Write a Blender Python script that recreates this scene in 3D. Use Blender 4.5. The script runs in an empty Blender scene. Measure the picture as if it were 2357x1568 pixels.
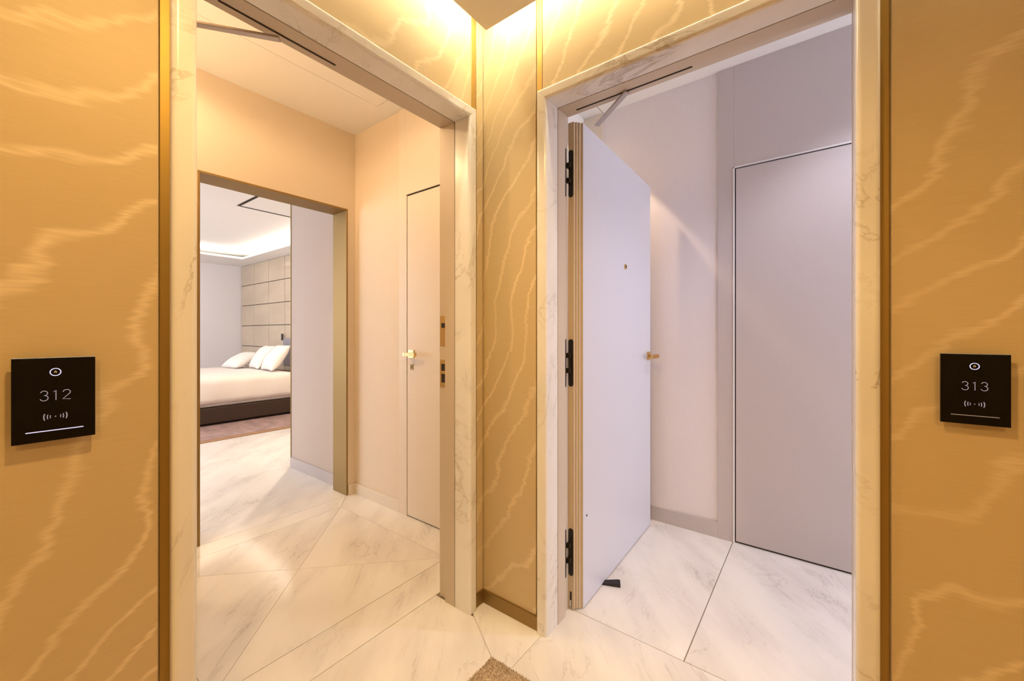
import bpy, bmesh, math, random
from mathutils import Vector, Matrix
random.seed(7)
S = bpy.context.scene
COL = S.collection

# ------------------------------------------------------------------ camera
W_PX = 2357.0
F_PX = 928.8
CAM_H = 1.136
YAW = math.radians(37.2354)
cam_d = bpy.data.cameras.new('camera')
cam = bpy.data.objects.new('camera', cam_d)
COL.objects.link(cam)
cam_d.sensor_width = 36.0
cam_d.sensor_fit = 'HORIZONTAL'
cam_d.lens = 36.0 * F_PX / W_PX
cam_d.shift_y = -16.4 / W_PX
cam_d.clip_start = 0.02
cam.location = (0, 0, CAM_H)
cam.rotation_euler = (math.pi / 2, 0, YAW)
S.camera = cam

# ------------------------------------------------------------------ world, exposure
world = bpy.data.worlds.new('world')
S.world = world
world.use_nodes = True
world.node_tree.nodes['Background'].inputs[0].default_value = (0.80, 0.86, 1.0, 1)
world.node_tree.nodes['Background'].inputs[1].default_value = 0.6
vs = S.view_settings
vs.view_transform = 'Standard'
vs.look = 'None'
vs.gamma = 1.0
vs.use_curve_mapping = False
vs.exposure = 0.0


def area(name, loc, rot, sx, sy, power, col):
    d = bpy.data.lights.new(name, 'AREA')
    d.shape = 'RECTANGLE'; d.size = sx; d.size_y = sy
    d.energy = power; d.color = col
    o = bpy.data.objects.new(name, d); COL.objects.link(o)
    o.location = loc; o.rotation_euler = rot
    return o

def spot(name, loc, power, col, angle=100, blend=0.5, radius=0.03, rot=(0, 0, 0)):
    d = bpy.data.lights.new(name, 'SPOT')
    d.energy = power; d.color = col; d.spot_size = math.radians(angle)
    d.spot_blend = blend; d.shadow_soft_size = radius
    o = bpy.data.objects.new(name, d); COL.objects.link(o)
    o.location = loc; o.rotation_euler = rot
    return o

H90 = math.pi / 2
# daylight that enters by the windows of the two suites
area('window_daylight_bedroom', (-6.4, -2.12, 1.35), (H90, 0, 0), 3.6, 1.9, 122, (0.88, 0.91, 1.0))
area('window_daylight_suite', (3.42, 1.95, 1.35), (0, H90, 0), 1.9, 0.9, 52, (0.84, 0.86, 1.0))
# recessed downlights, with two added fill lights among them
spot('downlight_corridor_a', (-0.42, 0.27, 2.27), 48, (1.0, 0.63, 0.23), 150, 0.6, 0.035)
spot('downlight_corridor_b', (0.75, -0.75, 2.27), 60, (1.0, 0.66, 0.27), 150, 0.6, 0.035)
spot('downlight_left_hall', (-2.43, 0.14, 2.52), 32, (1.0, 0.70, 0.38), 174, 0.3, 0.03)
spot('downlight_left_hall_b', (-1.75, 0.95, 2.52), 6, (1.0, 0.72, 0.45), 174, 0.3, 0.03)
area('fill_light_left_hall', (-1.95, -0.53, 1.88), (math.radians(158), 0, 0), 1.2, 0.06, 17, (1.0, 0.74, 0.45))  # added uplight out of view, brightens the hall ceiling
spot('fill_spot_bedroom', (-4.55, 2.35, 2.42), 130, (1.0, 0.76, 0.52), 150, 0.6, 0.03)  # added fill out of view, warms the side of the bed
spot('downlight_right_hall', (-1.12, 2.22, 2.53), 34, (1.0, 0.72, 0.48), 75, 0.12, 0.02)
spot('downlight_right_hall_b', (0.25, 1.95, 2.53), 30, (0.88, 0.86, 1.0), 110, 0.6, 0.03)

# ------------------------------------------------------------------ materials
MATS = {}
def base_mat(name):
    m = bpy.data.materials.new(name); m.use_nodes = True
    nt = m.node_tree
    return m, nt, nt.nodes['Principled BSDF']

def N(nt, t, **kw):
    n = nt.nodes.new(t)
    for k, v in kw.items(): setattr(n, k, v)
    return n

def simple(name, col, rough=0.5, metal=0.0, spec=0.5, emis=None, estr=0, noise=None, coat=0):
    m, nt, b = base_mat(name)
    b.inputs['Base Color'].default_value = (*col, 1)
    b.inputs['Roughness'].default_value = rough
    b.inputs['Metallic'].default_value = metal
    b.inputs['Specular IOR Level'].default_value = spec
    if coat: b.inputs['Coat Weight'].default_value = coat
    if emis:
        b.inputs['Emission Color'].default_value = (*emis, 1)
        b.inputs['Emission Strength'].default_value = estr
    if noise:
        sc, amt, stretch = noise
        tc = N(nt, 'ShaderNodeTexCoord'); mp = N(nt, 'ShaderNodeMapping')
        mp.inputs['Scale'].default_value = stretch
        nz = N(nt, 'ShaderNodeTexNoise'); nz.inputs['Scale'].default_value = sc
        nz.inputs['Detail'].default_value = 5
        nt.links.new(tc.outputs['Object'], mp.inputs[0]); nt.links.new(mp.outputs[0], nz.inputs['Vector'])
        cr = N(nt, 'ShaderNodeMix', data_type='RGBA')
        cr.inputs[6].default_value = (*[c * (1 - amt) for c in col], 1)
        cr.inputs[7].default_value = (*[min(1, c * (1 + amt)) for c in col], 1)
        nt.links.new(nz.outputs[0], cr.inputs[0]); nt.links.new(cr.outputs[2], b.inputs['Base Color'])
        bp = N(nt, 'ShaderNodeBump'); bp.inputs['Strength'].default_value = 0.15
        bp.inputs['Distance'].default_value = 0.001
        nt.links.new(nz.outputs[0], bp.inputs['Height']); nt.links.new(bp.outputs[0], b.inputs['Normal'])
    MATS[name] = m
    return m

def math_n(nt, op, a, b=None, c=None):
    n = N(nt, 'ShaderNodeMath', operation=op)
    for i, v in enumerate((a, b, c)):
        if v is None: continue
        if isinstance(v, (int, float)): n.inputs[i].default_value = v
        else: nt.links.new(v, n.inputs[i])
    return n.outputs[0]

def moire(name):
    m, nt, b = base_mat(name)
    tc = N(nt, 'ShaderNodeTexCoord')
    sp = N(nt, 'ShaderNodeSeparateXYZ'); nt.links.new(tc.outputs['Object'], sp.inputs[0])
    u = math_n(nt, 'ADD', sp.outputs[0], sp.outputs[1]); v = sp.outputs[2]
    def noise(su, sv, scale, detail=2, off=0.0):
        cb = N(nt, 'ShaderNodeCombineXYZ')
        nt.links.new(math_n(nt, 'MULTIPLY', u, su), cb.inputs[0])
        nt.links.new(math_n(nt, 'MULTIPLY', v, sv), cb.inputs[1])
        cb.inputs[2].default_value = off
        nz = N(nt, 'ShaderNodeTexNoise'); nz.inputs['Scale'].default_value = scale
        nz.inputs['Detail'].default_value = detail
        nt.links.new(cb.outputs[0], nz.inputs['Vector'])
        return nz.outputs[0]
    big = noise(1.3, 0.9, 1.2, 0.5, 3.1)
    mid = noise(1.0, 1.0, 6.0, 2.0, 8.7)
    jit = noise(2.2, 60.0, 1.6, 3.0, 1.3)
    streak = noise(3.0, 150.0, 2.0, 2.0, 5.0)
    phi = math_n(nt, 'MULTIPLY', big, 7.0)
    phi = math_n(nt, 'MULTIPLY_ADD', mid, 1.05, phi)
    phi = math_n(nt, 'MULTIPLY_ADD', jit, 0.27, phi)
    phi = math_n(nt, 'MULTIPLY_ADD', v, -4.6, phi)
    phi = math_n(nt, 'MULTIPLY_ADD', u, 7.5, phi)
    fr = math_n(nt, 'FRACT', phi)
    d = math_n(nt, 'ABSOLUTE', math_n(nt, 'SUBTRACT', fr, 0.5))
    line = N(nt, 'ShaderNodeMapRange'); line.interpolation_type = 'SMOOTHSTEP'
    nt.links.new(d, line.inputs[0])
    line.inputs[1].default_value = 0.13; line.inputs[2].default_value = 0.0
    line.inputs[3].default_value = 0.0; line.inputs[4].default_value = 1.0
    st = N(nt, 'ShaderNodeMapRange'); nt.links.new(streak, st.inputs[0])
    st.inputs[1].default_value = 0.35; st.inputs[2].default_value = 0.65
    st.inputs[3].default_value = 0.55; st.inputs[4].default_value = 1.0
    fac = math_n(nt, 'MULTIPLY', line.outputs[0], st.outputs[0])
    fade = noise(0.9, 0.9, 2.0, 1.0, 12.0)
    fd = N(nt, 'ShaderNodeMapRange'); nt.links.new(fade, fd.inputs[0])
    fd.inputs[1].default_value = 0.35; fd.inputs[2].default_value = 0.6
    fd.inputs[3].default_value = 0.45; fd.inputs[4].default_value = 1.0
    fac = math_n(nt, 'MULTIPLY', fac, fd.outputs[0])
    grain = noise(6.0, 220.0, 2.0, 2.0, 20.0)
    mx = N(nt, 'ShaderNodeMix', data_type='RGBA')
    mx.inputs[6].default_value = (0.57, 0.44, 0.24, 1); mx.inputs[7].default_value = (0.65, 0.51, 0.29, 1)
    nt.links.new(grain, mx.inputs[0])
    mx2 = N(nt, 'ShaderNodeMix', data_type='RGBA')
    mx2.inputs[7].default_value = (0.88, 0.74, 0.50, 1)
    nt.links.new(mx.outputs[2], mx2.inputs[6]); nt.links.new(math_n(nt, 'MULTIPLY', fac, 0.8), mx2.inputs[0])
    nt.links.new(mx2.outputs[2], b.inputs['Base Color'])
    b.inputs['Roughness'].default_value = 0.5
    b.inputs['Specular IOR Level'].default_value = 0.35
    b.inputs['Sheen Weight'].default_value = 0.15
    bp = N(nt, 'ShaderNodeBump'); bp.inputs['Strength'].default_value = 0.1; bp.inputs['Distance'].default_value = 0.0006
    nt.links.new(grain, bp.inputs['Height']); nt.links.new(bp.outputs[0], b.inputs['Normal'])
    MATS[name] = m

def marble(name, col, vein, rough, scale=1.0, rot=(0, 0, 0.7), vein_amt=0.6, stretch=(1, 3.0, 1), cloud=0.35):
    m, nt, b = base_mat(name)
    tc = N(nt, 'ShaderNodeTexCoord'); mp = N(nt, 'ShaderNodeMapping')
    mp.inputs['Rotation'].default_value = rot
    nt.links.new(tc.outputs['Object'], mp.inputs[0])
    oi = N(nt, 'ShaderNodeObjectInfo')
    ad = N(nt, 'ShaderNodeVectorMath', operation='ADD')
    cb = N(nt, 'ShaderNodeCombineXYZ')
    nt.links.new(math_n(nt, 'MULTIPLY', oi.outputs['Random'], 7.0), cb.inputs[2])
    nt.links.new(mp.outputs[0], ad.inputs[0]); nt.links.new(cb.outputs[0], ad.inputs[1])
    ms = N(nt, 'ShaderNodeVectorMath', operation='MULTIPLY'); ms.inputs[1].default_value = stretch
    nt.links.new(ad.outputs[0], ms.inputs[0])
    wz = N(nt, 'ShaderNodeTexNoise'); wz.inputs['Scale'].default_value = 1.6 * scale; wz.inputs['Detail'].default_value = 6
    nt.links.new(ms.outputs[0], wz.inputs['Vector'])
    n2 = N(nt, 'ShaderNodeTexNoise'); n2.inputs['Scale'].default_value = 1.1 * scale; n2.inputs['Detail'].default_value = 8
    n2.inputs['Roughness'].default_value = 0.62; n2.inputs['Distortion'].default_value = 1.6
    nt.links.new(ms.outputs[0], n2.inputs['Vector'])
    rid = math_n(nt, 'ABSOLUTE', math_n(nt, 'SUBTRACT', n2.outputs[0], 0.5))
    r1 = N(nt, 'ShaderNodeMapRange'); r1.interpolation_type = 'SMOOTHSTEP'; nt.links.new(rid, r1.inputs[0])
    r1.inputs[1].default_value = 0.022; r1.inputs[2].default_value = 0.0
    r1.inputs[3].default_value = 0.0; r1.inputs[4].default_value = 1.0
    msk = N(nt, 'ShaderNodeMapRange'); nt.links.new(wz.outputs[0], msk.inputs[0])
    msk.inputs[1].default_value = 0.42; msk.inputs[2].default_value = 0.68
    veinf = math_n(nt, 'MULTIPLY', r1.outputs[0], msk.outputs[0])
    cl = math_n(nt, 'MULTIPLY', msk.outputs[0], cloud)
    f = math_n(nt, 'MAXIMUM', math_n(nt, 'MULTIPLY', veinf, vein_amt), cl)
    mx = N(nt, 'ShaderNodeMix', data_type='RGBA')
    mx.inputs[6].default_value = (*col, 1); mx.inputs[7].default_value = (*vein, 1)
    nt.links.new(f, mx.inputs[0]); nt.links.new(mx.outputs[2], b.inputs['Base Color'])
    b.inputs['Roughness'].default_value = rough
    MATS[name] = m

moire('moire_fabric')
marble('casing_marble', (0.90, 0.89, 0.87), (0.40, 0.34, 0.26), 0.22, 1.5, (0.5, 0.75, 0.3), 0.7, (1.2, 2.2, 1.0), 0.16)
marble('floor_marble', (0.91, 0.885, 0.85), (0.42, 0.38, 0.37), 0.13, 1.2, (0, 0, 0.85), 0.62, (1.0, 3.0, 1.0), 0.27)
simple('grout', (0.30, 0.24, 0.17), 0.8)
simple('steel_paint', (0.63, 0.54, 0.43), 0.4)
simple('door_lacquer', (0.67, 0.66, 0.71), 0.38)
simple('hall_lacquer', (0.80, 0.71, 0.59), 0.42, noise=(90, 0.03, (1, 1, 1)))
simple('suite_lacquer', (0.58, 0.53, 0.52), 0.42, noise=(90, 0.03, (1, 1, 1)))
simple('edge_paint', (0.62, 0.52, 0.38), 0.42)
simple('light_edge', (0.82, 0.80, 0.80), 0.4)
simple('hall_paper', (0.79, 0.675, 0.53), 0.65, noise=(30, 0.035, (14, 14, 0.6)))
simple('suite_paper', (0.84, 0.79, 0.80), 0.65, noise=(30, 0.035, (14, 14, 0.6)))
simple('passage_paper', (0.61, 0.51, 0.44), 0.65, noise=(30, 0.03, (14, 14, 0.6)))
simple('white_paint', (0.92, 0.90, 0.87), 0.7)
simple('corridor_ceiling_paint', (0.84, 0.78, 0.68), 0.65)
simple('brass', (0.38, 0.255, 0.075), 0.52, 1.0)
simple('brass_dark', (0.33, 0.22, 0.085), 0.5, 0.9)
simple('brass_bright', (0.72, 0.50, 0.20), 0.3, 1.0)
simple('chrome', (0.75, 0.72, 0.68), 0.2, 1.0)
simple('closer_metal', (0.52, 0.46, 0.42), 0.42, 0.7)
simple('hinge_black', (0.012, 0.009, 0.007), 0.45)
simple('hinge_bronze', (0.10, 0.075, 0.045), 0.35, 0.9)
simple('gap_dark', (0.03, 0.02, 0.012), 0.8)
simple('rubber_black', (0.018, 0.014, 0.014), 0.6)
simple('glass_black', (0.004, 0.003, 0.003), 0.06, spec=0.2)
simple('reader_case', (0.02, 0.015, 0.013), 0.4)
simple('display_white', (0.2, 0.2, 0.2), 0.5, emis=(0.72, 0.70, 1.0), estr=1.0)
simple('display_dim', (0.2, 0.2, 0.2), 0.5, emis=(0.50, 0.44, 0.62), estr=0.42)
simple('display_faint', (0.2, 0.2, 0.2), 0.5, emis=(0.52, 0.42, 0.36), estr=0.22)
simple('display_gold', (0.3, 0.2, 0.1), 0.5, emis=(0.65, 0.42, 0.2), estr=0.6)
simple('led_warm', (1, 1, 1), 0.5, emis=(1.0, 0.87, 0.62), estr=52)
simple('led_bedroom', (1, 1, 1), 0.5, emis=(1.0, 0.89, 0.78), estr=15)
simple('carpet_beige', (0.58, 0.46, 0.33), 0.95, noise=(160, 0.45, (1, 1, 1)))
simple('carpet_bedroom', (0.34, 0.235, 0.22), 0.95, noise=(5, 0.55, (1, 2.2, 1)))
simple('wood_trim', (0.34, 0.19, 0.10), 0.5, noise=(8, 0.2, (1, 10, 1)))
simple('bed_brown', (0.045, 0.022, 0.013), 0.6)
simple('linen', (0.86, 0.80, 0.75), 0.8)
simple('headboard_grey', (0.30, 0.28, 0.31), 0.8)
simple('veneer', (0.62, 0.50, 0.36), 0.16, noise=(1.2, 0.22, (1.0, 1, 3)))
simple('bedroom_wall_paint', (0.94, 0.91, 0.91), 0.7)
simple('lamp_dark', (0.05, 0.04, 0.035), 0.4)
mg, ntg, bg = base_mat('window_glass'); MATS['window_glass'] = mg
bg.inputs['Transmission Weight'].default_value = 1.0; bg.inputs['Roughness'].default_value = 0.0
bg.inputs['IOR'].default_value = 1.05
simple('curtain', (0.85, 0.85, 0.86), 0.9)

# ------------------------------------------------------------------ mesh helpers
def finish(name, bm, mat, parent=None, bevel=0.0, seg=2, smooth=False, loc=None):
    if bevel > 0:
        bmesh.ops.bevel(bm, geom=list(bm.edges), offset=bevel, segments=seg, affect='EDGES', profile=0.5)
    bmesh.ops.recalc_face_normals(bm, faces=list(bm.faces))
    origin = Vector((0, 0, 0))
    if loc is not None: origin = Vector(loc)
    elif parent is not None: origin = Vector(parent.get('_o', (0, 0, 0)))
    if origin.length > 0: bmesh.ops.translate(bm, verts=list(bm.verts), vec=-origin)
    me = bpy.data.meshes.new(name); bm.to_mesh(me); bm.free()
    if smooth:
        for p in me.polygons: p.use_smooth = True
    me.materials.append(MATS[mat] if isinstance(mat, str) else mat)
    o = bpy.data.objects.new(name, me); COL.objects.link(o)
    if parent is not None:
        o.parent = parent
        o['_o'] = tuple(parent.get('_o', (0, 0, 0)))
    else:
        o.location = origin; o['_o'] = tuple(origin)
    return o

def bm_box(bm, x0, x1, y0, y1, z0, z1):
    v = [bm.verts.new((x, y, z)) for x in (x0, x1) for y in (y0, y1) for z in (z0, z1)]
    for f in ((0, 1, 3, 2), (4, 6, 7, 5), (0, 4, 5, 1), (2, 3, 7, 6), (0, 2, 6, 4), (1, 5, 7, 3)):
        bm.faces.new([v[i] for i in f])

def box(name, x0, x1, y0, y1, z0, z1, mat, parent=None, bevel=0.0, seg=2, loc=None):
    bm = bmesh.new(); bm_box(bm, min(x0, x1), max(x0, x1), min(y0, y1), max(y0, y1), z0, z1)
    return finish(name, bm, mat, parent, bevel, seg, loc=loc)

def boxes(name, lst, mat, parent=None):
    bm = bmesh.new()
    for b in lst: bm_box(bm, min(b[0], b[1]), max(b[0], b[1]), min(b[2], b[3]), max(b[2], b[3]), b[4], b[5])
    return finish(name, bm, mat, parent)

def bm_prism(bm, pts, fn, h0, h1):
    a = [bm.verts.new(fn(p[0], p[1], h0)) for p in pts]
    b = [bm.verts.new(fn(p[0], p[1], h1)) for p in pts]
    n = len(pts)
    bm.faces.new(a); bm.faces.new(b[::-1])
    for i in range(n):
        bm.faces.new((a[i], b[i], b[(i + 1) % n], a[(i + 1) % n]))

def bm_tube(bm, p0, p1, r, n=16):
    p0, p1 = Vector(p0), Vector(p1); ax = (p1 - p0).normalized()
    t = Vector((0, 0, 1)) if abs(ax.z) < 0.9 else Vector((1, 0, 0))
    e1 = ax.cross(t).normalized(); e2 = ax.cross(e1)
    A = []; B = []
    for i in range(n):
        a = 2 * math.pi * i / n; q = e1 * math.cos(a) * r + e2 * math.sin(a) * r
        A.append(bm.verts.new(p0 + q)); B.append(bm.verts.new(p1 + q))
    bm.faces.new(A); bm.faces.new(B[::-1])
    for i in range(n): bm.faces.new((A[i], B[i], B[(i + 1) % n], A[(i + 1) % n]))

def empty(name, loc, rz=0):
    o = bpy.data.objects.new(name, None); COL.objects.link(o)
    o.location = loc; o.empty_display_size = 0.1; o['_o'] = tuple(loc)
    return o

def tag(o, label=None, cat=None, group=None, kind=None):
    if label: o['label'] = label
    if cat: o['category'] = cat
    if group: o['group'] = group
    if kind: o['kind'] = kind
    return o

def struct(o, label, cat): return tag(o, label, cat, kind='structure')

# ------------------------------------------------------------------ main dimensions
XL = -1.1168            # front of the left marble casing
YR = 1.2724             # front of the right marble casing
REC = 0.020             # wall covering lies this far behind the casing front
XW, YW = XL - REC, YR + REC
LA0, LA1 = 0.2517, 1.2336
RA0, RA1 = -0.853, 0.1157
ZT = 2.0567
CW = 0.045              # casing face width
WT = 0.19               # casing front to hall face
XH = XL - WT            # left hall face of the door wall
YHR = YR + WT           # right hall face of the door wall
ZC = 2.55               # hall ceilings
ZC2 = 2.59
YH = 1.6158             # right-hand wall of left hall
XF = -2.633             # far wall of left hall (with brass portal)
YRF = 2.4873            # far wall of right hall
XRL = -1.271            # left end wall of right hall
ZP = 2.289              # corridor ceiling panel
GAP = 0.13
CX1, CY0 = 1.55, -1.55  # corridor bounds behind the camera
BX0, BX1 = -9.1, -3.58  # bedroom
BY0, BY1 = -2.2, 3.13
ZB = 2.45

# ------------------------------------------------------------------ floor
fl = boxes('floor', [(-9.3, 3.7, -2.4, 3.3, -0.08, -0.004)], 'grout')
struct(fl, 'polished veined white marble floor running through corridor and suites', 'floor')
def tile(pts, gap=0.0011, name='tile'):
    n = len(pts)
    area2 = sum(pts[i][0] * pts[(i + 1) % n][1] - pts[(i + 1) % n][0] * pts[i][1] for i in range(n))
    if area2 < 0: pts = pts[::-1]
    out = []
    for i in range(n):
        p0, p1, p2 = Vector(pts[i - 1]), Vector(pts[i]), Vector(pts[(i + 1) % n])
        d1 = (p1 - p0).normalized(); d2 = (p2 - p1).normalized()
        n1 = Vector((-d1.y, d1.x)); n2 = Vector((-d2.y, d2.x))
        k = 1 + n1.dot(n2)
        out.append(p1 + (n1 + n2) * gap / max(k, 0.15))
    bm = bmesh.new()
    bm_prism(bm, [(p.x, p.y) for p in out], lambda x, y, z: (x, y, z), -0.02, 0.0)
    return finish(name, bm, 'floor_marble', fl)
def rect(x0, x1, y0, y1, g=0.0011): return tile([(x0, y0), (x1, y0), (x1, y1), (x0, y1)], g)
# corridor border around the inset carpet
RX, RY = -0.91, 1.081
tile([(-1.322, CY0), (RX, CY0), (RX, RY), (-1.10, 1.195), (-1.322, 1.195)], 0.0008)
tile([(RX, RY), (-0.83, RY), (-0.83, 1.32), (-1.16, 1.32), (-1.16, 1.24), (-1.10, 1.195)], 0.0008)
tile([(-0.83, RY), (CX1, RY), (CX1, 1.472), (-0.83, 1.472)], 0.0008)
# left hall: border strips and the inlaid square cut along its diagonals
FX0, FX1, FY0, FY1 = -2.49, -1.502, 0.43, 1.425
rect(-1.502, -1.322, -0.62, YH, 0.0024)
tile([(FX1, FY1), (FX1, YH), (XF, YH), (XF, FY1 + 0.12), (FX0, FY1)])
tile([(FX0, FY1), (XF, FY1 + 0.12), (XF, FY0 - 0.12), (FX0, FY0)])
tile([(FX0, FY0), (XF, FY0 - 0.12), (XF, -0.62), (FX1, -0.62), (FX1, FY0)])
cxm, cym = (FX0 + FX1) / 2, (FY0 + FY1) / 2
for a, b in (((FX0, FY0), (FX1, FY0)), ((FX1, FY0), (FX1, FY1)), ((FX1, FY1), (FX0, FY1)), ((FX0, FY1), (FX0, FY0))):
    tile([a, b, (cxm, cym)], 0.0008)
# passage and bedroom edge
gx = [XF, -3.6, -4.35, -5.05]; gy = [BY0, -0.9, 0.35, 1.62, BY1]
for i in range(3):
    for j in range(4):
        if i == 0 and j in (0, 3): continue
        rect(gx[i + 1], gx[i], gy[j], gy[j + 1], 0.0007)
# right hall
rect(XRL, -0.372, 1.472, YRF, 0.0018)
rect(-0.372, 1.0, 1.472, YRF, 0.0018)
rect(1.0, 3.5, 1.2 + 0.272, YRF + 0.5, 0.0018)
box('carpet_border', -5.15, -5.05, BY0, BY1, -0.02, 0.006, 'wood_trim', fl)

# ------------------------------------------------------------------ corridor walls
def wall_core(name, lst, mat, label):
    return struct(boxes(name, lst, mat), label, 'wall')
CT = 2.47
wl = wall_core('wall_left', [(XW - 0.008, XH + 0.002, CY0, LA0 + 0.001, 0, CT), (XW - 0.008, XH + 0.002, LA1 - 0.001, 1.46, 0, CT),
                             (XW - 0.008, XH + 0.002, LA0 + 0.001, LA1 - 0.001, ZT - 0.001, CT)], 'white_paint',
               'corridor wall in gold watered-silk covering around the open door of 312')
wr = wall_core('wall_right', [(RA1 - 0.001, CX1, YW + 0.008, YHR - 0.002, 0, CT), (-1.14, RA0 + 0.001, YW + 0.008, YHR - 0.002, 0, CT),
                              (RA0 + 0.001, RA1 - 0.001, YW + 0.008, YHR - 0.002, ZT - 0.001, CT)], 'white_paint',
               'corridor wall in gold watered-silk covering around the open door of 313')
# fabric panels and brass strips
SL = [(0.2337, 0.260), (1.222, 1.250)]
SR = [(-0.8645, -0.839), (0.108, 0.1335)]
g = 0.0025
def fab_l(y0, y1, z0, z1): box('fabric_panel', XW - 0.008, XW, y0, y1, z0, z1, 'moire_fabric', wl, 0.0012, 1)
def fab_r(x0, x1, z0, z1): box('fabric_panel', x0, x1, YW, YW + 0.008, z0, z1, 'moire_fabric', wr, 0.0012, 1)
fab_l(CY0, SL[0][0] - g, 0, CT); fab_l(SL[0][1] + g, SL[1][0] - g, ZT + 0.0005, CT); fab_l(SL[1][1] + g, YW, 0, CT)
fab_r(SR[1][1] + g, CX1, 0, CT); fab_r(SR[0][1] + g, SR[1][0] - g, ZT + 0.0005, CT); fab_r(XW, SR[0][0] - g, 0, CT)
for k, (a, b) in enumerate(SL): box('brass_strip', XW - 0.008, XW - 0.002, a, b, 0, CT, 'brass', wl, 0.0015, 1)
for k, (a, b) in enumerate(SR): box('brass_strip', a, b, YW + 0.002, YW + 0.008, 0, CT, 'brass', wr, 0.0015, 1)
# small brass plinth in the corner
bmx = bmesh.new()
bm_box(bmx, XW + 0.010, RA0 - 0.001, YW - 0.010, YW, 0, 0.052)
bm_box(bmx, XW, XW + 0.010, LA1 + 0.001, YW, 0, 0.052)
bb = finish('baseboard_corner', bmx, 'brass_dark')
struct(bb, 'low dark brass plinth in the corner between the two doors', 'baseboard')
# corridor shell behind the camera
struct(boxes('wall_back', [(CX1, CX1 + 0.1, CY0 - 0.1, YHR, 0, CT)], 'moire_fabric'), 'corridor end wall in gold watered silk', 'wall')
struct(boxes('wall_near', [(XW, CX1, CY0 - 0.1, CY0, 0, CT)], 'moire_fabric'), 'corridor side wall in gold watered silk', 'wall')
# ceiling: upper slab, dropped panel, cove LEDs
cl = struct(boxes('ceiling', [(XH, CX1 + 0.1, CY0 - 0.1, YHR, CT, CT + 0.08)], 'white_paint'),
            'corridor ceiling with a dropped panel and a lit cove along the walls', 'ceiling')
box('dropped_panel', XW + GAP, CX1, CY0, YW - GAP, ZP, ZP + 0.05, 'corridor_ceiling_paint', cl)
LZ = CT - 0.03
box('cove_led_strip', XW + 0.075, XW + 0.09, CY0 + 0.05, YW - 0.06, LZ - 0.008, LZ, 'led_warm', cl)
box('cove_led_strip', XW + 0.06, CX1 - 0.05, YW - 0.09, YW - 0.075, LZ - 0.008, LZ, 'led_warm', cl)

# ------------------------------------------------------------------ door sets
def frame_maps():
    left = lambda a, d, z: (XL - d, a, z)
    right = lambda a, d, z: (a, YR + d, z)
    return left, right
ML, MR = frame_maps()

def casing_profile(w, d0, d1, r, back_r=0.0):
    # (w from the opening outward, depth) with both front arrises rounded
    pts = []
    for k in range(6):
        t = math.pi / 2 * k / 5; pts.append((r - r * math.cos(t), d0 + r - r * math.sin(t)))
    for k in range(6):
        t = math.pi / 2 * k / 5; pts.append((w - r + r * math.sin(t), d0 + r - r * math.cos(t)))
    pts += [(w, d1), (0, d1)]
    return pts

def u_frame(names, prof, M, ai0, ai1, zi, mat, parent, z0=0.0, smooth=False):
    # sweep a (w, d) profile round a door opening with mitred corners
    out = []
    for which in (0, 1, 2):
        bm = bmesh.new()
        A = []; B = []
        for w, d in prof:
            if which == 0:
                A.append(bm.verts.new(M(ai0 - w, d, z0))); B.append(bm.verts.new(M(ai0 - w, d, zi + w - 0.0004)))
            elif which == 1:
                A.append(bm.verts.new(M(ai1 + w, d, z0))); B.append(bm.verts.new(M(ai1 + w, d, zi + w - 0.0004)))
            else:
                A.append(bm.verts.new(M(ai0 - w, d, zi + w))); B.append(bm.verts.new(M(ai1 + w, d, zi + w)))
        n = len(prof)
        bm.faces.new(A); bm.faces.new(B[::-1])
        for i in range(n): bm.faces.new((A[i], B[i], B[(i + 1) % n], A[(i + 1) % n]))
        out.append(finish(names[which], bm, mat, parent))
    return out

def door_set(name, M, a0, a1, label):
    root = struct(empty(name, M((a0 + a1) / 2, 0.09, 0)), label, 'door')
    ai0, ai1, zi = a0 + CW, a1 - CW, ZT - CW
    u_frame(('casing_jamb', 'casing_jamb', 'casing_head'), casing_profile(CW, 0.0, 0.083, 0.011), M, ai0, ai1, zi, 'casing_marble', root)
    u_frame(('joint_seal', 'joint_seal', 'joint_seal'), [(0.0035, 0.083), (CW - 0.002, 0.083), (CW - 0.002, 0.0868), (0.0035, 0.0868)], M, ai0, ai1, zi, 'gap_dark', root)
    st = [(0, 0.0868), (CW - 0.002, 0.0868), (CW - 0.002, WT), (0.014, WT), (0.014, 0.147), (0.0095, 0.147), (0.0095, 0.143), (0, 0.143)]
    u_frame(('steel_jamb', 'steel_jamb', 'steel_head'), st, M, ai0, ai1, zi, 'steel_paint', root)
    return root, ai0, ai1, zi

d1, l_ai0, l_ai1, l_zi = door_set('door_1', ML, LA0, LA1, 'open doorway of room 312 framed in rounded white marble, bedroom beyond')
d2, r_ai0, r_ai1, r_zi = door_set('door_2', MR, RA0, RA1, 'open doorway of room 313 framed in rounded white marble with grey leaf swung inward')

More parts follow.
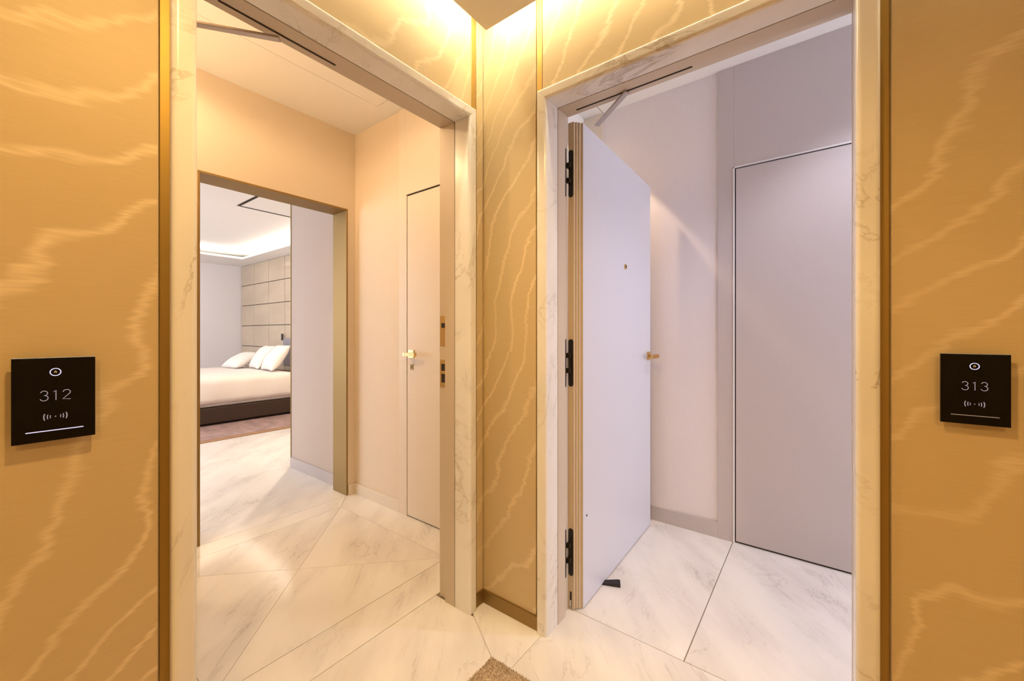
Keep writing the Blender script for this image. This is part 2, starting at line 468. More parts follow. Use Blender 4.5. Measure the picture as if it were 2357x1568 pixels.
def lever_handle(parent, M, side=1):
    """M(u, n, z): u along the leaf towards the hinge, n out of the face, z up, all relative to the spindle."""
    bm = bmesh.new()
    def bx(u0, u1, n0, n1, z0, z1):
        v = [bm.verts.new(M(u, n, z)) for u in (u0, u1) for n in (n0, n1) for z in (z0, z1)]
        for f in ((0, 1, 3, 2), (4, 6, 7, 5), (0, 4, 5, 1), (2, 3, 7, 6), (0, 2, 6, 4), (1, 5, 7, 3)): bm.faces.new([v[i] for i in f])
    bx(-0.024, 0.024, 0.0, 0.008, -0.024, 0.024)
    bx(-0.008, 0.008, 0.008, 0.048, -0.008, 0.008)
    h = finish('handle', bm, 'brass_bright', parent)
    bm2 = bmesh.new(); bm = bm2
    bx(-0.012, 0.095, 0.044, 0.060, -0.009, 0.009)
    for k in range(7):
        u = 0.002 + k * 0.0135
        bx(u, u + 0.007, 0.0425, 0.0615, -0.0105, 0.0105)
    finish('lever', bm2, 'brass_bright', h)
    return h

# leaf profile in plan, hinge side, (u from hinge edge, t from corridor face)
def leaf(parent, hinge, direc, length, height, name='leaf', normal_sign=1):
    u = Vector((direc[0], direc[1])).normalized()
    nrm = Vector((u.y, -u.x)) * normal_sign       # out of the corridor face
    h = Vector(hinge)
    def P(uu, n, z):
        q = h + u * uu + nrm * n
        return (q.x, q.y, z)
    T = 0.052
    SU = 0.0315
    pts = [(SU, 0), (SU, -T), (length - 0.02, -T), (length - 0.02, -0.026), (length - 0.01, -0.026), (length - 0.01, -0.013), (length, -0.013), (length, 0)]
    bm = bmesh.new()
    bm_prism(bm, pts, P, 0.006, height)
    lf = finish(name, bm, 'door_lacquer', parent)
    # stepped hinge stile in the warmer edge paint
    ed = [(0.030, 0), (0.030, -0.010), (0.019, -0.010), (0.019, -0.018), (0.010, -0.018), (0.010, -0.026), (0, -0.026), (0, -T), (SU, -T), (SU, 0)]
    bm = bmesh.new()
    bm_prism(bm, ed, P, 0.006, height)
    finish('hinge_stile', bm, 'edge_paint', lf)
    return lf, P, T

# door 313 leaf
HX, HY = -0.7706, 1.4669
dr = Vector((-0.0235, 0.903)).normalized()
lf2, P2, T2 = leaf(d2, (HX, HY), dr, 0.933, 2.0025)
tag(lf2, 'grey lacquered door leaf standing open')
HZ = [(0.141, 0.335), (0.918, 1.112), (1.695, 1.889)]
for z0, z1 in HZ:
    zm = (z0 + z1) / 2
    bm = bmesh.new()
    n = 10; w = 0.0108; c = -0.0395
    pts = []
    for k in range(n + 1):
        a = math.pi * k / n; pts.append((c + w * math.cos(a), z1 - w + w * math.sin(a)))
    for k in range(n + 1):
        a = math.pi + math.pi * k / n; pts.append((c + w * math.cos(a), z0 + w + w * math.sin(a)))
    bm_prism(bm, pts, lambda nn, z, uu: P2(uu, nn, z), -0.0022, 0.003)
    hg = finish('hinge', bm, 'hinge_black', lf2)
    tag(hg, 'black concealed hinge plate')
    bm = bmesh.new()
    for s in (-1, 1):
        bm_prism(bm, [(c - 0.012, zm + s * 0.031 - 0.010), (c + 0.003, zm + s * 0.031 - 0.010), (c + 0.003, zm + s * 0.031 + 0.010), (c - 0.012, zm + s * 0.031 + 0.010)],
                 lambda nn, z, uu: P2(uu, nn, z), -0.018, -0.001)
    bm_prism(bm, [(c - 0.008, zm - 0.022), (c + 0.001, zm - 0.022), (c + 0.001, zm + 0.022), (c - 0.008, zm + 0.022)],
             lambda nn, z, uu: P2(uu, nn, z), -0.008, -0.001)
    finish('hinge_arm', bm, 'hinge_bronze', hg)
    box('hinge_plate', r_ai0 - 0.014, r_ai0 - 0.0115, YR + 0.150, YR + 0.172, z0, z1, 'hinge_black', d2)
# drop seal fitting low on the hinge edge
bm = bmesh.new(); bm_prism(bm, [(-0.044, 0.012), (-0.036, 0.012), (-0.036, 0.075), (-0.044, 0.075)], lambda nn, z, uu: P2(uu, nn, z), -0.0016, 0.003)
ds = finish('seal_slot', bm, 'hinge_black', lf2)
bm = bmesh.new(); bm_prism(bm, [(-0.043, 0.016), (-0.037, 0.016), (-0.037, 0.042), (-0.043, 0.042)], lambda nn, z, uu: P2(uu, nn, z), -0.0032, 0.001)
finish('seal_pin', bm, 'chrome', ds)
# peephole, plug, lever
bm = bmesh.new(); bm_tube(bm, P2(0.515, 0.0, 1.475), P2(0.515, 0.006, 1.475), 0.013, 20)
ph = finish('peephole', bm, 'brass_bright', lf2)
bm = bmesh.new(); bm_tube(bm, P2(0.515, 0.0055, 1.475), P2(0.515, 0.0068, 1.475), 0.006, 16)
finish('lens', bm, 'glass_black', ph)
bm = bmesh.new(); bm_tube(bm, P2(0.065, -0.002, 0.375), P2(0.065, 0.0012, 0.375), 0.0048, 14)
tag(finish('screw_cap', bm, 'gap_dark', lf2), 'small dark plug near the hinge edge')
def MH2(u, n, z): return P2(0.895 - u, n, 1.005 + z)
lever_handle(lf2, MH2)

# door 312 leaf, opened into the hall behind the near jamb
lf1, P1, T1 = leaf(d1, (XL - 0.1945, l_ai0 + 0.030), (-1.0, 0.02), 0.933, 2.0025, normal_sign=1)
def MH1(u, n, z): return P1(0.895 - u, n, 1.005 + z)
lever_handle(lf1, MH1)

# closer slide rails and arms
def bar(name, p0, p1, w, h, mat, parent):
    p0, p1 = Vector(p0), Vector(p1); ax = (p1 - p0).normalized()
    side = ax.cross(Vector((0, 0, 1))).normalized(); up = side.cross(ax)
    bm = bmesh.new(); vs_ = []
    for p in (p0, p1):
        for s in (-1, 1):
            for t in (-1, 1): vs_.append(bm.verts.new(p + side * s * w / 2 + up * t * h / 2))
    for f in ((0, 1, 3, 2), (4, 6, 7, 5), (0, 4, 5, 1), (2, 3, 7, 6), (0, 2, 6, 4), (1, 5, 7, 3)): bm.faces.new([vs_[i] for i in f])
    return finish(name, bm, mat, parent, 0.0015, 1)
ZH = l_zi + 0.0095
box('closer_slot', XL - 0.1425, XL - 0.1355, l_ai0 + 0.08, 0.70, l_zi - 0.0012, l_zi + 0.004, 'gap_dark', d1)
box('closer_slot', -0.755, -0.33, YR + 0.1355, YR + 0.1425, r_zi - 0.0012, r_zi + 0.004, 'gap_dark', d2)
bar('closer_arm', (-1.262, 0.532, 2.002), (-1.445, 0.300, 2.008), 0.021, 0.008, 'closer_metal', d1)
bar('closer_arm', (-0.548, 1.402, 2.002), (-0.738, 1.556, 2.0045), 0.021, 0.008, 'closer_metal', d2)

# strike plates on the far jamb of door 312 (rebate face)
def strike(z0, z1, holes, wide):
    y = l_ai1 + 0.014
    x0, x1 = XL - 0.187, XL - 0.150
    bm = bmesh.new(); bm_box(bm, x0, x1 + wide, y - 0.0025, y + 0.003, z0, z1)
    s = finish('strike_plate', bm, 'brass_bright', d1, 0.0008, 1)
    for h0, h1 in holes:
        box('bolt_hole', x0 + 0.010, x1 - 0.004, y - 0.0032, y + 0.004, h0, h1, 'gap_dark', s)
    return s
def zj(py): return CAM_H - (py - 767.6) / F_PX * 1.73
strike(zj(797), zj(727), [(zj(755), zj(744))], 0)
strike(zj(892), zj(828), [(zj(854), zj(838)), (zj(881), zj(861))], 0)

# ------------------------------------------------------------------ left hall
xw = XF
# right-hand wall with paper and lacquered closet front
wh = wall_core('wall_hall_312', [(XF - 0.14, -1.297, YH, YH + 0.1, 0, ZC)], 'hall_paper', 'papered side wall of the hall of 312 beside the closet')
LX0 = -2.119; CDX = -2.05
wh2 = [(LX0, CDX, 0, ZC), (CDX, -1.307, 2.0, ZC)]
for a, b, z0, z1 in wh2:
    box('lacquer_panel', a, b, YH - 0.012, YH, z0, z1, 'hall_lacquer', wh, 0.001, 1)
box('baseboard', XF, LX0, YH - 0.012, YH, 0, 0.072, 'hall_lacquer', wh, 0.0012, 1)
d3 = struct(empty('door_3', (-1.7, YH, 0)), 'flush beige closet door in the hall of 312 with brass lever', 'door')
box('reveal', CDX, -1.31, YH - 0.0035, YH - 0.001, 0, 2.0, 'gap_dark', d3)
box('edge_trim', CDX + 0.002, CDX + 0.010, YH - 0.014, YH - 0.002, 0, 1.995, 'hall_lacquer', d3)
lf3 = box('leaf', CDX + 0.016, -1.312, YH - 0.0135, YH - 0.002, 0.008, 1.988, 'hall_lacquer', d3, 0.0012, 1)
def MH3(u, n, z): return (-1.992 + u, YH - 0.0135 - n, 1.010 + z)
lever_handle(lf3, MH3)
bm = bmesh.new(); bm_box(bm, -2.004, -1.976, YH - 0.0165, YH - 0.0135, 0.913, 0.945)
kp = finish('key_plate', bm, 'brass_dark', lf3, 0.0008, 1)
bm = bmesh.new(); bm_tube(bm, (-1.99, YH - 0.0160, 0.931), (-1.99, YH - 0.0172, 0.931), 0.005, 12)
finish('keyhole', bm, 'gap_dark', kp)

# far wall with brass-lined portal
PY0, PY1, PZ = 0.700, 1.5537, 2.004
XB = -2.807
wf = wall_core('wall_far_312', [(XB + 0.002, XF, -0.72, PY0 - 0.004, 0, ZC), (XB + 0.002, XF, PY1 + 0.004, YH, 0, ZC), (XB + 0.002, XF, PY0 - 0.004, PY1 + 0.004, PZ + 0.004, ZC)],
               'hall_paper', 'papered far wall of the hall of 312 above the brass portal')
pt = struct(empty('trim_1', (XF, (PY0 + PY1) / 2, 0)), 'polished brass lining of the portal between hall and bedroom', 'portal')
box('portal_jamb', XB, XF + 0.003, PY1 - 0.008, PY1 + 0.004, 0, PZ - 0.008, 'brass_dark', pt, 0.001, 1)
box('portal_jamb', XB, XF + 0.003, PY0 - 0.004, PY0 + 0.008, 0, PZ - 0.008, 'brass_dark', pt, 0.001, 1)
box('portal_head', XB, XF + 0.003, PY0 - 0.004, PY1 + 0.004, PZ - 0.008, PZ + 0.004, 'brass_dark', pt, 0.001, 1)
box('baseboard', XF, XF + 0.012, PY1 + 0.005, YH, 0, 0.072, 'hall_lacquer', wf)
# other hall surfaces
struct(boxes('wall_side_312', [(XB, XH, -0.72, -0.62, 0, ZC)], 'hall_paper'), 'papered near side wall of the hall of 312', 'wall')
struct(boxes('wall_entry_312', [(XH, XH + 0.012, -0.62, LA0 + 0.0, 0, ZC), (XH, XH + 0.012, LA1 - 0.0, YH, 0, ZC), (XH, XH + 0.012, LA0, LA1, ZT - 0.01, ZC)], 'hall_paper'),
       'entry wall of the hall of 312 seen from inside', 'wall')
boxes('fill_light_shield', [(XF + 0.01, XH - 0.01, -0.62, -0.42, 1.82, 1.845), (XF + 0.01, XH - 0.01, -0.44, -0.42, 1.845, 1.90)], 'white_paint', bpy.data.objects['wall_side_312'])  # added unseen shield, keeps the hall fill light out of floor reflections
HX0, HX1, HY0_, HY1_ = -2.189, -1.42, 0.2, 1.492
ch = struct(boxes('ceiling_hall_312', [(XB, HX0 - 0.002, -0.72, YH, ZC, ZC + 0.06), (HX1 + 0.002, XH + 0.01, -0.72, YH, ZC, ZC + 0.06),
                                       (HX0 - 0.002, HX1 + 0.002, -0.72, HY0_ - 0.002, ZC, ZC + 0.06), (HX0 - 0.002, HX1 + 0.002, HY1_ + 0.002, YH, ZC, ZC + 0.06)], 'white_paint'),
            'plain white ceiling of the hall of 312 with flush access panel', 'ceiling')
box('access_panel', HX0 + 0.0015, HX1 - 0.0015, HY0_ + 0.0015, HY1_ - 0.0015, ZC - 0.0005, ZC + 0.03, 'white_paint', ch)

# ------------------------------------------------------------------ passage and bedroom
PWY = 1.60
wp = wall_core('wall_passage', [(BX1, XB - 0.0, PWY, PWY + 0.12, 0, ZC)], 'passage_paper', 'papered passage wall beyond the brass portal')
box('edge_trim', BX1 - 0.006, BX1 + 0.004, PWY - 0.004, PWY + 0.12, 0, ZB, 'brass_dark', wp)
box('baseboard', BX1 + 0.006, XB - 0.002, PWY - 0.012, PWY, 0, 0.085, 'suite_lacquer', wp, 0.001, 1)
struct(boxes('wall_passage_near', [(BX1, XB, -0.72, -0.62, 0, ZC)], 'passage_paper'), 'near side wall of the bedroom passage', 'wall')
wb = struct(boxes('wall_bedroom_far', [(BX0 - 0.1, BX0, BY0, BY1, 0, 2.75)], 'bedroom_wall_paint'), 'plain pale far wall of the bedroom', 'wall')
wn = struct(boxes('wall_bedroom_near', [(BX1, BX1 + 0.1, PWY + 0.12, BY1, 0, 2.75), (BX1, BX1 + 0.1, BY0, -0.72, 0, 2.75)], 'bedroom_wall_paint'), 'near wall of the bedroom behind the passage', 'wall')
wq = struct(boxes('wall_headboard', [(BX0, BX1, BY1, BY1 + 0.1, 0, 2.75)], 'gap_dark'), 'veneer panelled wall behind the bed', 'wall')
tw, th = 0.632, 0.389
cols = [BX0 + k * tw for k in range(0, 8)]
zrows = [ZB - k * th for k in range(0, 8)]
for i in range(len(cols) - 1):
    for j in range(len(zrows) - 1):
        z1, z0 = zrows[j], max(0.0, zrows[j + 1])
        if z1 <= 0.02: continue
        vx = min(cols[i + 1], BX1)
        box('veneer_panel', cols[i] + 0.006, vx - 0.006, BY1 - 0.018, BY1, z0 + 0.005, z1 - 0.005, 'veneer', wq, 0.002, 1)
# window wall
WX0, WX1, WZ0, WZ1 = -8.3, -4.5, 0.35, 2.35
ww = struct(boxes('wall_window_bedroom', [(BX0 - 0.1, WX0, BY0 - 0.1, BY0, 0, 2.75), (WX1, BX1 + 0.1, BY0 - 0.1, BY0, 0, 2.75),
            (WX0, WX1, BY0 - 0.1, BY0, 0, WZ0), (WX0, WX1, BY0 - 0.1, BY0, WZ1, 2.75)], 'bedroom_wall_paint'), 'bedroom wall with the window', 'wall')
wi = struct(empty('window_1', ((WX0 + WX1) / 2, BY0, WZ0)), 'wide bedroom window', 'window')
for a in (WX0, (WX0 + WX1) / 2 - 0.03, WX1 - 0.06):
    box('window_frame', a, a + 0.06, BY0 - 0.09, BY0 - 0.03, WZ0, WZ1, 'white_paint', wi)
for a in (WZ0, WZ1 - 0.06):
    box('window_rail', WX0 + 0.06, WX1 - 0.06, BY0 - 0.09, BY0 - 0.03, a, a + 0.06, 'white_paint', wi)
# bedroom ceiling: perimeter soffit, raised tray, cove
TX0, TX1, TY0, TY1 = -8.13, -4.757, -1.7, 2.80
ZTR = 2.60
cb = struct(boxes('ceiling_bedroom', [(BX0, TX0, BY0, BY1, ZB, ZB + 0.03), (TX1, XB, -0.72, PWY, ZB, ZB + 0.05), (TX1, BX1, PWY + 0.02, BY1, ZB, ZB + 0.05), (TX1, BX1, BY0, -0.72, ZB, ZB + 0.05),
                  (TX0, TX1, BY0, TY0, ZB, ZB + 0.05), (TX0, TX1, TY1, BY1, ZB, ZB + 0.03), (BX0, XB, BY0, BY1, ZTR, ZTR + 0.1)], 'white_paint'),
            'white bedroom ceiling with a raised tray and glowing cove', 'ceiling')
box('air_slot', TX1 - 0.004, TX1 + 0.018, PWY + 0.02, BY1 - 0.3, ZB - 0.003, ZB + 0.01, 'gap_dark', cb)
box('air_slot', TX1, -4.2, PWY - 0.012, PWY + 0.012, ZB - 0.003, ZB + 0.01, 'gap_dark', cb)
box('cove_led_strip', TX0 - 0.16, TX0 - 0.05, TY0, TY1 + 0.1, ZB + 0.032, ZB + 0.04, 'led_bedroom', cb)
box('cove_led_strip', TX0 - 0.05, TX1, TY1 + 0.05, TY1 + 0.16, ZB + 0.032, ZB + 0.04, 'led_bedroom', cb)

# carpet
cp = box('bedroom_carpet', BX0, -5.15, BY0, BY1, -0.003, 0.008, 'carpet_bedroom', None, loc=(-6.5, 1, 0))
tag(cp, 'mottled mauve brown carpet under the bed', 'carpet')

# bed
BDX0, BDX1, BDY0, BDY1 = -7.72, -5.90, 0.90, 2.98
bed = tag(empty('bed', ((BDX0 + BDX1) / 2, (BDY0 + BDY1) / 2, 0.008)), 'wide white bed on a dark brown base in the bedroom of 312', 'bed')
box('bed_base', BDX0, BDX1, BDY0, BDY1, 0.035, 0.225, 'bed_brown', bed, 0.008, 2)
box('plinth', BDX0 + 0.1, BDX1 - 0.1, BDY0 + 0.1, BDY1, 0.008, 0.035, 'bed_brown', bed)
def soft_box(name, x0, x1, y0, y1, z0, z1, r, mat, parent, amp=0.008, nx=40, seed=0):
    bm = bmesh.new()
    rnd = random.Random(seed)
    bm_box(bm, x0, x1, y0, y1, z0, z1)
    bmesh.ops.bevel(bm, geom=list(bm.edges), offset=r, segments=6, affect='EDGES', profile=0.5)
    bmesh.ops.subdivide_edges(bm, edges=[e for e in bm.edges if e.calc_length() > 0.2], cuts=24, use_grid_fill=True)
    ph = [rnd.uniform(0, 6.28) for _ in range(6)]
    for v in bm.verts:
        x, y, z = v.co
        k = amp * (math.sin(9 * y + 5 * z + ph[0]) * math.sin(7 * z + 2 * y + ph[1]) + 0.6 * math.sin(17 * y - 11 * z + ph[2]))
        if x > x1 - r: v.co.x += k
        v.co.z += 0.5 * amp * math.sin(5 * x + ph[3]) * math.sin(4 * y + ph[4]) if z > z1 - r else 0
    return finish(name, bm, mat, parent, smooth=True)
soft_box('mattress', BDX0 + 0.02, BDX1 - 0.02, BDY0 + 0.02, BDY1 - 0.01, 0.225, 0.50, 0.05, 'linen', bed, 0.002)
soft_box('duvet', BDX0 - 0.015, BDX1 + 0.03, BDY0 - 0.03, BDY1 - 0.25, 0.255, 0.592, 0.085, 'linen', bed, 0.010, seed=4)
hb = tag(empty('headboard', (-6.39, BY1 - 0.02, 0.60)), 'grey upholstered headboard fixed to the veneer wall behind the pillows', 'headboard')
for k in range(2):
    box('cushion_panel', -7.03 + 0.64 * k, -7.03 + 0.64 * (k + 1) - 0.006, BDY1 + 0.030, BY1 - 0.034, 0.60, 1.06, 'headboard_grey', hb, 0.015, 3)
box('backboard', -7.02, -5.76, BY1 - 0.034, BY1 - 0.019, 0.61, 1.02, 'bed_brown', hb)

def pillow(loc, rot, sx, sy, sz, label, seed):
    bm = bmesh.new()
    n = 18
    rnd = random.Random(seed)
    top = {}; 
    def hgt(a, b):
        return sz * max(0.0, (1 - abs(a) ** 2.6)) ** 0.6 * max(0.0, (1 - abs(b) ** 2.6)) ** 0.6
    ph = rnd.uniform(0, 6)
    grid = {}
    for s in (1, -1):
        for i in range(n + 1):
            for j in range(n + 1):
                a = -1 + 2 * i / n; b = -1 + 2 * j / n
                edge = i in (0, n) or j in (0, n)
                if edge and s == -1: grid[(s, i, j)] = grid[(1, i, j)]; continue
                pinch = 1 - 0.07 * (1 - abs(a) ** 2) * abs(b) ** 4
                pinch2 = 1 - 0.07 * (1 - abs(b) ** 2) * abs(a) ** 4
                z = s * hgt(a, b) * (1 + 0.06 * math.sin(6 * a + ph) * math.sin(5 * b))
                grid[(s, i, j)] = bm.verts.new((a * sx / 2 * pinch2, b * sy / 2 * pinch, z))
    for s in (1, -1):
        for i in range(n):
            for j in range(n):
                f = [grid[(s, i, j)], grid[(s, i + 1, j)], grid[(s, i + 1, j + 1)], grid[(s, i, j + 1)]]
                if s == -1: f = f[::-1]
                bm.faces.new(f)
    o = finish('pillow', bm, 'linen', smooth=True)
    o.location = loc; o.rotation_euler = rot
    return tag(o, label, 'pillow', 'pillows on the bed')
R = math.radians
pillow((-7.30, 2.50, 0.715), (R(28), 0, R(8)), 0.46, 0.42, 0.085, 'low white pillow lying flattest, farthest along the bed by the pale wall', 1)
pillow((-6.83, 2.62, 0.775), (R(55), 0, R(-6)), 0.46, 0.42, 0.085, 'white pillow propped up between the flat pillow and the nearest one', 2)
pillow((-6.36, 2.62, 0.782), (R(55), 0, R(-4)), 0.46, 0.44, 0.09, 'white propped pillow nearest the passage wall, below grey headboard', 3)

# reading light on the panelled wall
rl = tag(empty('reading_light', (-7.22, BY1 - 0.018, 1.0)), 'tiny dark reading light on the veneer panels above the pillows', 'wall light')
bm = bmesh.new(); bm_tube(bm, (-7.22, BY1 - 0.018, 1.04), (-7.22, BY1 - 0.05, 1.04), 0.012); finish('wall_mount', bm, 'lamp_dark', rl)
bm = bmesh.new(); bm_tube(bm, (-7.22, BY1 - 0.05, 1.02), (-7.22, BY1 - 0.05, 1.13), 0.017); finish('lamp_head', bm, 'lamp_dark', rl)

# ------------------------------------------------------------------ right hall
w3 = wall_core('wall_far_313', [(XRL - 0.1, 3.5, YRF, YRF + 0.1, 0, ZC2)], 'suite_paper', 'papered far wall of the hall of 313 beside the closet')
PX = -0.4463; CX = -0.3665; CXE = 0.50
JX = -1.132
box('lacquer_panel', PX, CX, YRF - 0.012, YRF, 0, ZC2, 'suite_lacquer', w3, 0.001, 1)
box('lacquer_panel', CX, CXE, YRF - 0.012, YRF, 2.034, ZC2, 'suite_lacquer', w3, 0.001, 1)
box('lacquer_panel', CXE, 1.0, YRF - 0.012, YRF, 0, ZC2, 'suite_lacquer', w3, 0.001, 1)
box('lacquer_panel', XRL, JX, YRF - 0.012, YRF, 0, ZC2, 'hall_lacquer', w3, 0.001, 1)
box('baseboard', JX, PX, YRF - 0.012, YRF, 0, 0.088, 'suite_lacquer', w3, 0.001, 1)
d4 = struct(empty('door_4', (0.07, YRF, 0)), 'flush grey closet door in the hall of 313', 'door')
box('edge_trim', CX - 0.004, CX + 0.004, YRF - 0.016, YRF - 0.002, 0, 2.038, 'light_edge', d4)
box('edge_trim', CX - 0.004, CXE, YRF - 0.016, YRF - 0.002, 2.033, 2.040, 'light_edge', d4)
box('reveal', CX + 0.004, CXE, YRF - 0.004, YRF - 0.001, 0, 2.033, 'gap_dark', d4)
box('leaf', CX + 0.0095, CXE - 0.003, YRF - 0.013, YRF - 0.002, 0.010, 2.027, 'suite_lacquer', d4, 0.001, 1)
struct(boxes('wall_end_313', [(XRL - 0.1, XRL, YH + 0.1, YRF, 0, ZC2), (-1.30, XRL, YHR - 0.002, YH + 0.1, 0, ZC2)], 'white_paint'), 'end wall of the hall of 313 behind the open leaf', 'wall')
struct(boxes('wall_entry_313', [(XRL, RA0, YHR - 0.012, YHR, 0, ZC2), (RA1, 3.5, YHR - 0.012, YHR, 0, ZC2), (RA0, RA1, YHR - 0.012, YHR, ZT - 0.01, ZC2)], 'suite_paper'),
       'entry wall of the hall of 313 seen from inside', 'wall')
c3 = struct(boxes('ceiling_hall_313', [(XRL - 0.1, JX - 0.0025, YHR - 0.1, YRF, ZC2, ZC2 + 0.06), (JX + 0.0025, 3.6, YHR - 0.1, YRF + 0.1, ZC2, ZC2 + 0.06)], 'white_paint'),
            'white ceiling of the hall of 313', 'ceiling')
box('ceiling_joint', JX - 0.0025, JX + 0.0025, YHR, YRF, ZC2 + 0.001, ZC2 + 0.05, 'grout', c3)
# window of the suite, well to the right
w5 = struct(boxes('wall_window_313', [(3.5, 3.6, YHR - 0.1, YRF + 0.1, 0, 0.35), (3.5, 3.6, YHR - 0.1, YRF + 0.1, 2.35, ZC2)], 'suite_paper'), 'wall below and above the window of 313', 'wall')
wi2 = struct(empty('window_2', (3.55, 1.95, 0.35)), 'tall window lighting the hall of 313', 'window')
for a in (YHR, YRF - 0.06):
    box('window_frame', 3.5, 3.56, a, a + 0.06, 0.35, 2.35, 'white_paint', wi2)

# ------------------------------------------------------------------ keycard readers
def ribbon(bm, M, pts, w, closed=False, n0=0.0):
    """flat stroke with thickness along 2-D points, mapped by M(u, v, n)"""
    P = [Vector(p) for p in pts]; n = len(P); Lp = []; Rp = []
    for i in range(n):
        if closed: a, b = P[i - 1], P[(i + 1) % n]
        else: a, b = P[max(i - 1, 0)], P[min(i + 1, n - 1)]
        d = (b - a).normalized(); q = Vector((-d.y, d.x)) * w / 2
        Lp.append(P[i] + q); Rp.append(P[i] - q)
    t0, t1 = n0 - 0.0004, n0 + 0.0006
    rows = []
    for i in range(n):
        rows.append([bm.verts.new(M(Lp[i].x, Lp[i].y, t1)), bm.verts.new(M(Rp[i].x, Rp[i].y, t1)), bm.verts.new(M(Rp[i].x, Rp[i].y, t0)), bm.verts.new(M(Lp[i].x, Lp[i].y, t0))])
    m = n if closed else n - 1
    for i in range(m):
        a, b = rows[i], rows[(i + 1) % n]
        for k in range(4): bm.faces.new((a[k], b[k], b[(k + 1) % 4], a[(k + 1) % 4]))
    if not closed:
        bm.faces.new(rows[0]); bm.faces.new(rows[-1][::-1])

def arc(cx, cy, r, a0, a1, n=14, ry=None):
    ry = r if ry is None else ry
    return [(cx + r * math.cos(math.radians(a0 + (a1 - a0) * k / n)), cy + ry * math.sin(math.radians(a0 + (a1 - a0) * k / n))) for k in range(n + 1)]

def digit(ch, ox, oy, h):
    r1 = 0.235 * h; r2 = 0.27 * h
    if ch == '3':
        return [arc(ox, oy + h - r1, r1, 165, -90, 20) , arc(ox, oy + r2, r2, 90, -165, 22)]
    if ch == '1':
        return [[(ox - 0.14 * h, oy + 0.86 * h), (ox + 0.03 * h, oy + h), (ox + 0.031 * h, oy)]]
    if ch == '2':
        s = arc(ox, oy + h - 0.26 * h, 0.26 * h, 170, -35, 18)
        return [s + [(ox - 0.27 * h, oy + 0.001), (ox + 0.28 * h, oy)]]

def reader(base, M, w, h, text, label, line_mat):
    root = tag(empty('keycard_reader', base), label, 'card reader', 'room number card readers')
    bm = bmesh.new()
    v = [bm.verts.new(M(u * 0.86, vv * 0.86 , n)) for u in (-w / 2, w / 2) for vv in (-h / 2, h / 2) for n in (-0.0195, -0.006)]
    for f in ((0, 1, 3, 2), (4, 6, 7, 5), (0, 4, 5, 1), (2, 3, 7, 6), (0, 2, 6, 4), (1, 5, 7, 3)): bm.faces.new([v[i] for i in f])
    finish('backing_case', bm, 'reader_case', root)
    bm = bmesh.new()
    v = [bm.verts.new(M(u, vv, n)) for u in (-w / 2, w / 2) for vv in (-h / 2, h / 2) for n in (-0.006, 0)]
    for f in ((0, 1, 3, 2), (4, 6, 7, 5), (0, 4, 5, 1), (2, 3, 7, 6), (0, 2, 6, 4), (1, 5, 7, 3)): bm.faces.new([v[i] for i in f])
    fp = finish('glass_face', bm, 'glass_black', root, 0.0006, 1)
    V = lambda f: h / 2 - f * h
    bm = bmesh.new(); ribbon(bm, M, arc(0, V(0.175), 0.0066, 0, 360, 32)[:-1], 0.0013, True)
    rg = finish('ring_icon', bm, 'display_white', fp)
    bm = bmesh.new(); ribbon(bm, M, [(-0.0013, V(0.175) - 0.0016), (-0.0009, V(0.175) + 0.001), (0, V(0.175) + 0.0021), (0.0009, V(0.175) + 0.001), (0.0013, V(0.175) - 0.0016)], 0.0011)
    finish('bell_icon', bm, 'display_gold', rg)
    dh = 0.0178
    bm = bmesh.new()
    for k, chh in enumerate(text):
        for st in digit(chh, (k - 1) * 0.0138, V(0.455) - dh / 2, dh): ribbon(bm, M, st, 0.0011)
    finish('room_number', bm, 'display_dim', fp)
    bm = bmesh.new(); vv = V(0.71)
    for s in (-1, 1):
        for r, wd in ((0.0065, 0.0010), (0.0100, 0.0012), (0.0142, 0.0014)):
            mid = 0 if s > 0 else 180
            ribbon(bm, M, arc(0, vv, r, mid - 24, mid + 24, 8), wd)
    ribbon(bm, M, [(-0.0009, vv), (0.0009, vv)], 0.0014)
    finish('signal_icon', bm, 'display_dim', fp)
    bm = bmesh.new(); ribbon(bm, M, [(-0.345 * w, V(0.875)), (0.345 * w, V(0.875))], 0.0015)
    finish('light_bar', bm, line_mat, fp)
    return root
RXF = XW + 0.020; RYF = YW - 0.020
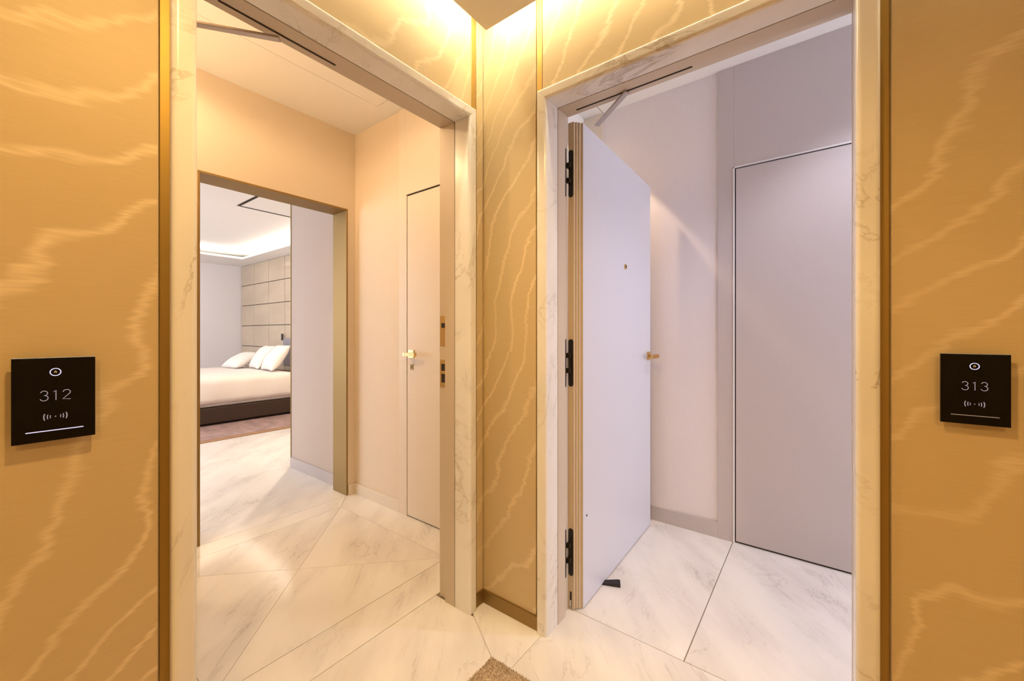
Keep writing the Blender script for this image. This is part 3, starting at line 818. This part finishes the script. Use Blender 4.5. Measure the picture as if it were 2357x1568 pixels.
reader((XW, 0.0828, 0.94), lambda u, v, n: (RXF + n, 0.0828 + u, 1.0157 + v), 0.1026, 0.152, '312', 'black glass card reader showing 312 with bright white line', 'display_white')
reader((0.2627, YW, 0.94), lambda u, v, n: (0.2627 + u, RYF - n, 1.0175 + v), 0.1006, 0.1497, '313', 'black glass card reader showing 313 with dim thin line', 'display_faint')

# ------------------------------------------------------------------ small things on the floor
bm = bmesh.new()
wpos = Vector((-0.752, 1.722)); ang = math.radians(24)
prof = [(-0.062, 0.0), (0.045, 0.0), (0.045, 0.017), (0.038, 0.019), (-0.062, 0.004)]
def WM(u, z, t):
    c, s = math.cos(ang), math.sin(ang)
    k = 0.75 + 0.25 * (u + 0.062) / 0.107
    return (wpos.x + u * c - t * k * s, wpos.y + u * s + t * k * c, z)
bm_prism(bm, prof, WM, -0.017, 0.017)
dw = finish('door_wedge', bm, 'rubber_black', None, 0.0012, 1, loc=(wpos.x, wpos.y, 0))
tag(dw, 'small black rubber wedge under the open grey door leaf', 'door wedge')

# corridor carpet with short pile
rg = tag(box('corridor_carpet', RX + 0.002, CX1, CY0, RY - 0.002, -0.003, 0.006, 'carpet_beige', None, loc=(0.3, -0.2, 0)), 'beige brown pile carpet corner inset in the corridor marble', 'carpet')
bm = bmesh.new()
rnd = random.Random(3)
for k in range(9000):
    x = RX + 0.004 + rnd.random() ** 1.3 * 0.5; y = RY - 0.004 - rnd.random() ** 1.3 * 0.5
    a = rnd.random() * 6.28; l = 0.003; hh = 0.006 + rnd.uniform(0.003, 0.008)
    dx, dy = math.cos(a) * l, math.sin(a) * l
    t = (x + rnd.uniform(-.005, .005), y + rnd.uniform(-.005, .005), hh)
    p = [bm.verts.new((x + dx, y + dy, 0.004)), bm.verts.new((x - dy, y + dx, 0.004)), bm.verts.new((x - dx, y - dy, 0.004)), bm.verts.new(t)]
    bm.faces.new((p[0], p[1], p[3])); bm.faces.new((p[1], p[2], p[3])); bm.faces.new((p[2], p[0], p[3]))
pile = finish('pile', bm, 'carpet_beige', rg)
pile['kind'] = 'stuff'

for o in bpy.data.objects:
    if '_o' in o: del o['_o']
